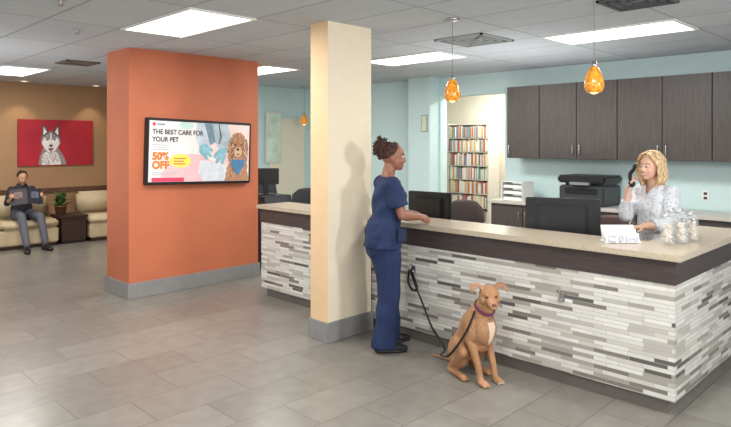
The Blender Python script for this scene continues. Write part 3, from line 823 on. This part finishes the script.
fold(me, .009, lambda c: math.sin(c.z * 30 + c.x * 18 * math.sin(c.z * 6)) * .6 * max(0, min(1, abs(c.z - .62) * 4)) + .7 * math.sin(math.atan2(abs(c.y) - .09, c.x) * 5 + c.z * 5))
mk('scrub_trousers', me, m_navy, body, smooth=True)
def shoe(an, fd, mat, parent, s=1.0, name='shoe'):
    bm = bmesh.new(); a = V((an[0], an[1], 0)); fd = V(fd).normalized()
    tube(bm, [a - fd * .055 * s + V((0, 0, .05)), a + V((0, 0, .05)), a + fd * .10 * s + V((0, 0, .04)), a + fd * .17 * s + V((0, 0, .03))], [(.042, .036), (.045, .04), (.036, .046), (.024, .036)], (0, 0, 1), 16)
    tube(bm, [a - fd * .055 * s + V((0, 0, .014)), a + fd * .10 * s + V((0, 0, .014)), a + fd * .175 * s + V((0, 0, .014))], [(.013, .036), (.013, .048), (.013, .036)], (0, 0, 1), 16)
    mk(name, remesh(bm, .006, 2), mat, parent, smooth=True)
m_shoe = M('black_leather', (22, 22, 24), .35)
for i in (0, 1): shoe(J['an'][i], J['fd'][i], m_shoe, body)
m_hn = M('dark_brown_hair', (66, 38, 30), .8, var=.6, scale=45, bump=.8)
bm = bmesh.new()
ell(bm, P(-.022, 0, .036), (.090, .076, .086), A, 24)
ell(bm, P(-.100, 0, .070), (.052, .060, .066), A, 16)
def curl_(bm, c, r, rt):
    ax = V((random.uniform(-1, 1), random.uniform(-1, 1), random.uniform(-1, 1))).normalized()
    a1 = ax.orthogonal().normalized(); a2 = ax.cross(a1)
    n_ = 9
    pts_ = [c + a1 * math.cos(k / n_ * 7.5) * r + a2 * math.sin(k / n_ * 7.5) * r + ax * (k / n_ - .5) * r * 2 for k in range(n_ + 1)]
    tube(bm, pts_, [rt] * (n_ + 1), ax, 6)
for i in range(150):
    a = random.random() * 6.28; c = random.uniform(-1, 1); q = math.sqrt(1 - c * c)
    r = random.uniform(.048, .082)
    curl_(bm, P(-.100 + r * .85 * q * math.cos(a), r * q * math.sin(a), .072 + r * 1.10 * c), random.uniform(.009, .014), .0048)
for i in range(90):
    a = random.random() * 6.28; z = random.uniform(.0, .115)
    rr = .080 * math.sqrt(max(0.05, 1 - ((z - .03) / .1) ** 2))
    x = -.028 + rr * math.cos(a); y = rr * .9 * math.sin(a)
    if x > .05 or (x > .0 and z < .06): continue
    curl_(bm, P(x, y, z), .009, .0042)
mk('hair', remesh(bm, .0038, 1, .3), m_hn, body, smooth=True)

# ---------------------------------------------------------- RECEPTIONIST
m_skin_w = M('fair_skin', (214, 168, 144), .5, var=.03)
WR = math.radians(163)
WO = thing('person', 'person with blond hair in a white patterned blouse holding a phone', 'person', (4.93, 1.775, 0), WR)
J = dict(
    torso=[(V((-.02, 0, .80)), .10, .12), (V((-.02, 0, .90)), .11, .145), (V((0, 0, 1.03)), .09, .115), (V((.0, 0, 1.17)), .105, .130), (V((-.01, 0, 1.27)), .08, .130), (V((-.01, 0, 1.325)), .05, .075)],
    neck=V((-.01, 0, 1.30)), head=V((.05, -.0, 1.470)), f=(1, -.02, -.02), u=(0, .05, 1),
    sh=[(-.01, .130, 1.265), (-.01, -.130, 1.265)],
    el=[(.06, .15, 1.04), (.12, -.17, 1.08)],
    wr=[(.24, .08, 1.03), (.135, -.135, 1.285)],
    hd=[(.9, -.3, -.05), (-.22, .22, 1)], hn=[(0, 0, 1), (.5, -1, .2)], ts=[-1, 1], curl=[20, 50],
    hip=[(-.0, .085, .86), (-.0, -.085, .86)], kn=[(.02, .09, .47), (.02, -.09, .47)], an=[(-.0, .09, .085), (-.0, -.09, .085)],
    fd=[V((1, 0, 0)), V((1, 0, 0))])
body, P, A = build_person(WO, J, m_skin_w, lipcol=(186, 96, 96), eye=(70, 84, 100), browcol=(150, 116, 76), hs=.95, smile=True, nose=.75, cheek=1.1)
m_blouse = bpy.data.materials.new('patterned_blouse'); m_blouse.use_nodes = True
nt = m_blouse.node_tree; tcn = nt.nodes.new('ShaderNodeTexCoord'); vo = nt.nodes.new('ShaderNodeTexVoronoi'); vo.inputs['Scale'].default_value = 48
rp = nt.nodes.new('ShaderNodeValToRGB'); rp.color_ramp.elements[0].color = lin((140, 156, 172)); rp.color_ramp.elements[1].color = lin((204, 206, 209)); rp.color_ramp.elements[0].position = .15; rp.color_ramp.elements[1].position = .4
nt.links.new(tcn.outputs['Object'], vo.inputs['Vector']); nt.links.new(vo.outputs['Distance'], rp.inputs['Fac']); nt.links.new(rp.outputs['Color'], nt.nodes['Principled BSDF'].inputs['Base Color'])
nt.nodes['Principled BSDF'].inputs['Roughness'].default_value = .8
bm = bmesh.new()
tube(bm, [V((-.02, 0, .80)), V((-.02, 0, .92)), V((0, 0, 1.03)), V((0, 0, 1.17)), V((-.01, 0, 1.27)), V((-.01, 0, 1.335))], [(.125, .165), (.125, .16), (.11, .132), (.120, .142), (.095, .148), (.060, .090)], (1, 0, 0), 28, dome=False)
for q in (1, -1): ell(bm, (.065, .056 * q, 1.15), (.055, .062, .07))
for i in (0, 1):
    sh, el_, wr = V(J['sh'][i]), V(J['el'][i]), V(J['wr'][i])
    ell(bm, sh, .067); tube(bm, [sh, sh.lerp(el_, .5), el_], [.065, .060, .054], (0, 0, 1), 16)
    tube(bm, [el_, el_.lerp(wr, .6)], [.054, .050], (0, 0, 1), 16, dome=False)
me = cloth(bm, .007, 3)
fold(me, .004, lambda c: math.sin(c.z * 40 + c.y * 25 + math.sin(c.x * 30)))
cut(me, lambda c: c.z < .81 or (c.x > .03 and abs(c.y) < (c.z - 1.25) * .5) or c.z > 1.328)
mk('blouse', me, m_blouse, body, smooth=True)
bm = bmesh.new()
tube(bm, [V((-.02, 0, .78)), V((-.02, 0, .93))], [(.12, .15), (.12, .152)], (1, 0, 0), 24)
for i in (0, 1):
    hp, kn, an = V(J['hip'][i]), V(J['kn'][i]), V(J['an'][i])
    tube(bm, [hp, kn, an], [.10, .075, .07], (1, 0, 0), 18, dome=False)
mk('trousers', remesh(bm, .01, 3), M('dark_trousers', (40, 42, 50), .8), body, smooth=True)
for i in (0, 1): shoe(J['an'][i], J['fd'][i], m_shoe, body)
m_bl = M('blond_hair', (202, 172, 130), .5, var=.5, scale=26, stretch=(3, 3, 1), bump=.5)
bm = bmesh.new()
ell(bm, P(-.024, 0, .032), (.086, .076, .086), A, 24)
for i in range(150):
    a = math.radians(random.uniform(62, 298))
    ln = random.uniform(.14, .205)
    ca, sa = math.cos(a), math.sin(a)
    pts_ = [P(-.01 + .02 * random.random(), .012 * (1 if sa > 0 else -1), .126)]
    ph0 = random.random() * 1.6 + a; vol = random.uniform(.0, .016)
    for k in range(1, 13):
        t = k / 12
        if t < .4:
            th_ = t / .4 * math.pi / 2
            rr = (.092 + vol * .5) * math.sin(th_); z = .035 + (.090 + vol * .4) * math.cos(th_)
        else:
            q = (t - .4) / .6
            rr = .092 + vol * .5 + (.014 + vol) * math.sin(q * math.pi) - .02 * q; z = .035 - ln * q
        wv = .007 * math.sin(t * 14 + ph0) * (t > .25)
        pts_.append(P(-.018 + (rr + wv) * ca - sa * wv * .6, (rr * .92 + wv) * sa + ca * wv * .6, z))
    tube(bm, pts_, [.004] + [.0062] * 11 + [.004], (1, 0, 0), 6)
for i in range(44):
    q = 1 if i % 2 else -1
    e_ = random.random(); dx = random.uniform(-.01, .01)
    pts_ = [P(.045 + dx, .012 * q, .108), P(.066 + dx - e_ * .01, (.034 + .012 * e_) * q, .100 - e_ * .012), P(.045 + dx, (.070 + .010 * e_) * q, .070 - e_ * .03), P(.012 + dx, (.088 + .012 * e_) * q, .015 - e_ * .04), P(.004 + dx, (.084 + .012 * e_) * q, -.06 - e_ * .05)]
    tube(bm, smoothpts(pts_, 3), [.0058] * 13, (0, 1, 0), 6)
mk('hair', remesh(bm, .0036, 1, .3), m_bl, body, smooth=True)
ph_ = thing('telephone_handset', 'black telephone handset held to the ear by a hand', 'telephone', (0, 0, 0))
mw = Matrix.Translation(WO.location) @ Matrix.Rotation(WR, 4, 'Z')
p0 = mw @ V((.070, -.114, 1.465)); p1 = mw @ V((.152, -.088, 1.335)); pm = mw @ V((.130, -.122, 1.405))
ph_.location = p1
q = [x - p1 for x in (p0, pm, p1)]
mk('handset_grip', tube(bmesh.new(), smoothpts([q[0], q[1], q[2]], 5), [.015] * 11, (0, 0, 1), 12), m_black, ph_, smooth=True)
for e_, n_ in ((q[0], 'handset_earpiece'), (q[2], 'handset_mouthpiece')):
    mk(n_, ell(bmesh.new(), e_, (.027, .027, .028)), m_black, ph_, smooth=True)
cp = [p1, p1 + V((-.02, .02, -.12)), p1 + V((-.06, -.02, -.26)), V((4.50, 1.85, .80))]
sp_ = smoothpts(cp, 30); coil = []
for i, p in enumerate(sp_):
    coil.append(p + V((math.cos(i * 1.6), math.sin(i * 1.6), 0)) * .009)
mk('telephone_cord', tube(bmesh.new(), [c - p1 for c in coil], [.003] * len(coil), (0, 0, 1), 6), M('cord_white', (210, 210, 210), .5), ph_, smooth=True)
tb = thing('desk_telephone', 'black desk telephone lying on the lower desk', 'telephone', (4.48, 1.86, .75))
mk('phone_body', bx(bmesh.new(), -.1, .1, -.09, .09, 0, .05, .012), m_black, tb)
mk('phone_keypad', bx(bmesh.new(), -.03, .06, -.05, .05, .05, .056, .003), m_dgrey, tb)

# ---------------------------------------------------------- SEATED READER
MA = thing('person', 'person in a dark shirt sitting on the sofa reading a magazine', 'person', (3.06, 10.80, 0), math.radians(-94))
m_skin_m = M('tan_skin', (190, 142, 110), .5, var=.03)
J = dict(
    torso=[(V((-.02, 0, .50)), .10, .13), (V((-.03, 0, .60)), .11, .14), (V((-.05, 0, .74)), .10, .13), (V((-.04, 0, .84)), .10, .145), (V((-.03, 0, .92)), .08, .145), (V((-.02, 0, .97)), .05, .075)],
    neck=V((-.02, 0, .95)), head=V((.02, 0, 1.09)), f=(1, 0, -.2), u=(0, 0, 1),
    sh=[(-.03, .145, .91), (-.03, -.145, .91)],
    el=[(.10, .23, .71), (.10, -.23, .71)],
    wr=[(.27, .22, .77), (.27, -.22, .77)],
    hd=[(.6, .05, .5), (.6, -.05, .5)], hn=[(.4, 1, 0), (.4, -1, 0)], ts=[1, -1], curl=[55, 55],
    hip=[(0, .09, .52), (0, -.09, .52)], kn=[(.42, .17, .50), (.44, -.10, .52)], an=[(.58, .20, .085), (.68, -.08, .085)],
    fd=[V((1, .25, 0)), V((1, -.15, 0))])
body, P, A = build_person(MA, J, m_skin_m, voxel=.007, lipcol=(170, 100, 90), browcol=(30, 22, 18), hs=.95)
bm = bmesh.new()
tube(bm, [V((-.02, 0, .47)), V((-.03, 0, .60)), V((-.05, 0, .74)), V((-.04, 0, .84)), V((-.03, 0, .92)), V((-.02, 0, .975))], [(.13, .15), (.13, .155), (.11, .142), (.115, .155), (.09, .15), (.055, .08)], (1, 0, 0), 24)
for i in (0, 1):
    sh, el_, wr = V(J['sh'][i]), V(J['el'][i]), V(J['wr'][i])
    ell(bm, sh, .058); tube(bm, [sh, el_], [.056, .048], (0, 0, 1), 14)
    tube(bm, [el_, el_.lerp(wr, .5)], [.048, .042], (0, 0, 1), 14)
mk('shirt', remesh(bm, .01, 3), M('dark_shirt', (40, 38, 48), .85, var=.15), body, smooth=True)
bm = bmesh.new()
tube(bm, [V((-.06, 0, .52)), V((.02, 0, .52))], [(.09, .14), (.09, .145)], (0, 0, 1), 20)
for i in (0, 1):
    hp, kn, an = V(J['hip'][i]), V(J['kn'][i]), V(J['an'][i])
    tube(bm, [hp, hp.lerp(kn, .5), kn], [.084, .076, .062], (0, 1, 0), 16); tube(bm, [kn, an + V((0, 0, .03))], [.062, .050], (0, 1, 0), 16)
mk('trousers', remesh(bm, .01, 3), M('grey_trousers', (92, 94, 102), .8, var=.1), body, smooth=True)
for i in (0, 1): shoe(J['an'][i], J['fd'][i], m_shoe, body)
bm = bmesh.new(); ell(bm, P(-.026, 0, .040), (.084, .074, .080), A, 20)
for i in range(90):
    a = random.random() * 6.28; z = random.uniform(.03, .12); rr = .08 * math.sqrt(max(.05, 1 - ((z - .03) / .1) ** 2))
    if rr * math.cos(a) > .05 and z < .08: continue
    ell(bm, P(-.025 + rr * math.cos(a), rr * .9 * math.sin(a), z), .012, seg=8)
mk('hair', remesh(bm, .006, 1), M('black_hair', (26, 20, 18), .6), body, smooth=True)
mg = thing('magazine', 'open magazine with dark picture covers held in both hands', 'magazine', (3.035, 10.46, .83), math.radians(-4))
for sgn, c, c2_ in ((1, (32, 34, 44), (92, 96, 110)), (-1, (44, 36, 38), (110, 84, 78))):
    m4 = Matrix.Rotation(math.radians(-28), 4, 'X') @ Matrix.Rotation(math.radians(14 * sgn), 4, 'Z')
    pg = mk('magazine_cover', bx(bmesh.new(), min(0, .23 * sgn), max(0, .23 * sgn), -.003, .0, -.13, .13, 0, m4), M('cover%d' % c[0], c, .6, var=.5, scale=14), mg)
    mk('magazine_pages', bx(bmesh.new(), min(0, .225 * sgn), max(0, .225 * sgn), .0, .006, -.125, .125, 0, m4), m_paper, mg)
    m5 = m4 @ Matrix.Translation((.12 * sgn, -.004, .03))
    mk('cover_picture', bx(bmesh.new(), -.06, .06, -.001, .0005, -.06, .05, 0, m5), M('coverpic%d' % c[0], c2_, .6, var=.7, scale=22), pg)

# ---------------------------------------------------------- DOG
DR = math.radians(-105)
DX = V((3.565, 2.355, 0))
DG = thing('dog', 'golden tan short-haired dog sitting on the floor beside the counter', 'dog', DX, DR)
bm = bmesh.new()
YX = (0, 1, 0)
tube(bm, [V((-.34, 0, .11)), V((-.305, 0, .17)), V((-.24, 0, .27)), V((-.16, 0, .37)), V((-.10, 0, .46))], [(.074, .080), (.094, .108), (.084, .092), (.096, .116), (.078, .092)], YX, 22)
ell(bm, (-.072, 0, .37), (.084, .090, .122))
ell(bm, (-.10, 0, .28), (.062, .064, .085))
for q in (1, -1): ell(bm, (-.036, .028 * q, .375), (.048, .034, .068))
tube(bm, [V((-.12, 0, .42)), V((-.07, 0, .51)), V((-.03, 0, .59))], [(.080, .094), (.060, .072), (.053, .060)], YX, 20)
HF = V((.84, -.46, -.10)).normalized(); HU = V((.08, -.07, 1)); HU = (HU - HF * HU.dot(HF)).normalized(); HL = HU.cross(HF); HA = (HF, HL, HU)
HC = V((-.015, -.005, .612))
D = lambda a, b_, c: HC + HF * a + HL * b_ + HU * c
ell(bm, D(0, 0, .012), (.077, .068, .057), HA, 20)
ell(bm, D(.03, 0, .03), (.045, .052, .033), HA)
for q in (1, -1):
    ell(bm, D(.01, .044 * q, -.018), (.048, .029, .040), HA)
    ell(bm, D(.053, .030 * q, .024), (.020, .020, .013), HA)
    tube(bm, [D(-.010, .046 * q, .046), D(-.020, .070 * q, .070), D(-.016, .096 * q, .070), D(.004, .116 * q, .046), D(.014, .122 * q, .024)], [(.008, .032), (.007, .034), (.006, .031), (.006, .022), (.004, .008)], HU, 12)
tube(bm, [D(.045, 0, -.014), D(.09, 0, -.022), D(.140, 0, -.028)], [(.036, .040), (.029, .034), (.024, .029)], HU, 18)
tube(bm, [D(.04, 0, -.047), D(.12, 0, -.050)], [(.016, .029), (.011, .019)], HU, 14)
for q in (1, -1):
    ell(bm, (-.115, .070 * q, .36), (.058, .040, .090))
    tube(bm, [V((-.115, .072 * q, .36)), V((-.130, .073 * q, .28)), V((-.100, .070 * q, .22)), V((-.056, .066 * q, .12)), V((-.038, .064 * q, .045))], [.048, .038, .029, .0235, .0235], YX, 14)
    ell(bm, (-.128, .075 * q, .245), (.020, .018, .024))
    ell(bm, (-.010, .064 * q, .023), (.044, .030, .023))
    for k in (-1.5, -.5, .5, 1.5): ell(bm, (.023, .064 * q + k * .014, .016), (.017, .0076, .014), seg=8)
    ell(bm, (-.270, .072 * q, .155), (.100, .052, .115))
    tube(bm, [V((-.275, .076 * q, .19)), V((-.18, .098 * q, .195))], [(.046, .085), (.037, .048)], YX, 14)
    tube(bm, [V((-.175, .100 * q, .19)), V((-.24, .102 * q, .12)), V((-.32, .098 * q, .05))], [.038, .029, .022], YX, 12)
    tube(bm, [V((-.330, .098 * q, .029)), V((-.25, .104 * q, .025)), V((-.19, .108 * q, .023))], [.021, .022, .023], YX, 12)
    ell(bm, (-.168, .109 * q, .022), (.034, .028, .022))
    for k in (-1.5, -.5, .5, 1.5): ell(bm, (-.140, .109 * q + k * .0132, .015), (.015, .0073, .013), seg=8)
tube(bm, smoothpts([(-.36, .02, .07), (-.43, .04, .03), (-.53, .03, .02), (-.64, -.02, .025)], 4), [.023 - .0013 * i for i in range(13)], (0, 0, 1), 12)
me = remesh(bm, .005, 3, .5)
m_fur = bpy.data.materials.new('tan_fur'); m_fur.use_nodes = True
nt = m_fur.node_tree; pb = nt.nodes['Principled BSDF']; pb.inputs['Roughness'].default_value = .7
tcn = nt.nodes.new('ShaderNodeTexCoord')
def nz_(sc_, st_, det=3):
    mp_ = nt.nodes.new('ShaderNodeMapping'); mp_.inputs['Scale'].default_value = st_
    n_ = nt.nodes.new('ShaderNodeTexNoise'); n_.inputs['Scale'].default_value = sc_; n_.inputs['Detail'].default_value = det
    nt.links.new(tcn.outputs['Object'], mp_.inputs['Vector']); nt.links.new(mp_.outputs['Vector'], n_.inputs['Vector']); return n_
na = nz_(6, (1, 1, 1)); nb = nz_(90, (1.6, 1.6, .35), 2)
r1_ = nt.nodes.new('ShaderNodeValToRGB'); r1_.color_ramp.elements[0].position = .32; r1_.color_ramp.elements[1].position = .68
r1_.color_ramp.elements[0].color = lin((158, 112, 76)); r1_.color_ramp.elements[1].color = lin((192, 146, 106))
r2_ = nt.nodes.new('ShaderNodeValToRGB'); r2_.color_ramp.elements[0].position = .3; r2_.color_ramp.elements[1].position = .7
r2_.color_ramp.elements[0].color = (.78, .75, .72, 1); r2_.color_ramp.elements[1].color = (1.0, 1.0, 1.0, 1)
mxx = nt.nodes.new('ShaderNodeMix'); mxx.data_type = 'RGBA'; mxx.blend_type = 'MULTIPLY'; mxx.inputs['Factor'].default_value = 1
nt.links.new(na.outputs['Fac'], r1_.inputs['Fac']); nt.links.new(nb.outputs['Fac'], r2_.inputs['Fac'])
nt.links.new(r1_.outputs['Color'], mxx.inputs['A']); nt.links.new(r2_.outputs['Color'], mxx.inputs['B']); nt.links.new(mxx.outputs['Result'], pb.inputs['Base Color'])
bpn = nt.nodes.new('ShaderNodeBump'); bpn.inputs['Strength'].default_value = .35; bpn.inputs['Distance'].default_value = .003
nt.links.new(nb.outputs['Fac'], bpn.inputs['Height']); nt.links.new(bpn.outputs['Normal'], pb.inputs['Normal'])
m_furw = M('pale_fur', (216, 196, 174), .75, var=.06)
m_furm = M('muzzle_fur', (182, 134, 102), .75, var=.08)
dbody = mk('body', me, [m_fur, m_furw, m_furm], DG, smooth=True)
for p in me.polygons:
    c = p.center; d = c - HC; a, b_, h = d.dot(HF), d.dot(HL), d.dot(HU)
    if c.x > -.06 and .27 < c.z < .43 and abs(c.y) < .012 + .11 * (c.z - .27): p.material_index = 1
    if c.z < .018 and c.x > -.01: p.material_index = 1
    if a > .085: p.material_index = 2
mk('nose', ell(bmesh.new(), D(.153, 0, -.016), (.012, .018, .013), HA), M('liver_nose', (120, 66, 54), .35), dbody, smooth=True)
for q in (1, -1):
    e = mk('eye', ell(bmesh.new(), D(.066, .031 * q, .011), (.010, .012, .009), HA), M('amber_eye', (120, 78, 34), .15), dbody, smooth=True)
    mk('pupil', ell(bmesh.new(), D(.0755, .031 * q, .011), (.0025, .0058, .0058), HA), m_black, e, smooth=True)
mk('mouth', tube(bmesh.new(), [D(.080, .034, -.041), D(.125, .022, -.044), D(.147, 0, -.039), D(.125, -.022, -.044), D(.080, -.034, -.041)], [.0028] * 5, HU, 8), M('mouth_dark', (80, 40, 36), .5), dbody, smooth=True)
cpts = []
cc = V((-.068, 0, .515)); cn = V((.45, 0, .89)).normalized(); c1 = V((0, 1, 0)); c2 = cn.cross(c1)
for i in range(25):
    a = 2 * math.pi * i / 24
    cpts.append(cc + c1 * math.cos(a) * .067 + c2 * math.sin(a) * .078)
mk('collar', tube(bmesh.new(), cpts, [(.012, .004)] * 25, cn, 8, dome=False), M('purple_collar', (110, 50, 86), .5), dbody, smooth=True)
mk('collar_tag', lathe(bmesh.new(), [(0, 0), (.012, 0), (.012, .003), (0, .003)], (.018, 0, .46)), m_metal, dbody)

dmx = Matrix.Translation(DX) @ Matrix.Rotation(DR, 4, 'Z')
dp = [dmx @ V(p) for p in ((-.44, -.06, .14), (-.38, -.14, .12), (-.26, -.172, .15), (-.16, -.155, .26), (-.10, -.120, .38), (-.075, -.080, .50))]
lp = smoothpts([V((3.853, 3.33, .60)), V((3.82, 3.25, .50)), V((3.79, 3.14, .36)), V((3.73, 3.00, .22))] + dp, 8)
b = bmesh.new(); tube(b, lp, [(.009, .004)] * len(lp), (0, 1, 0), 8)
lo = thing('dog_leash', 'black dog leash running from the hook to the dog', 'leash', (3.85, 3.33, .60))
for v in b.verts: v.co -= V((3.85, 3.33, .60))
mk('leash_strap', b, m_black, lo, smooth=True)
loop = smoothpts([(3.85, 3.33, .605), (3.83, 3.27, .55), (3.835, 3.24, .47), (3.85, 3.30, .44), (3.86, 3.36, .50), (3.853, 3.34, .60)], 6)
b = bmesh.new(); tube(b, [p - V((3.85, 3.33, .60)) for p in loop], [(.011, .004)] * len(loop), (0, 1, 0), 8)
mk('leash_handle', b, m_black, lo, smooth=True)

# ------------------------------------------------------------------ world + camera
wd = bpy.data.worlds.new('World'); sc.world = wd; wd.use_nodes = True
wd.node_tree.nodes['Background'].inputs[0].default_value = (.97, .98, 1, 1)
wd.node_tree.nodes['Background'].inputs[1].default_value = .55
cam = bpy.data.cameras.new('Camera'); co = bpy.data.objects.new('Camera', cam); link(co)
co.location = (0, 0, 1.65); co.rotation_euler = (math.radians(90), 0, math.radians(-45))
cam.sensor_width = 36; cam.lens = 615 / 731 * 36; cam.shift_y = -(70.5) / 731
cam.clip_start = .05
sc.camera = co
sc.view_settings.view_transform = 'Standard'
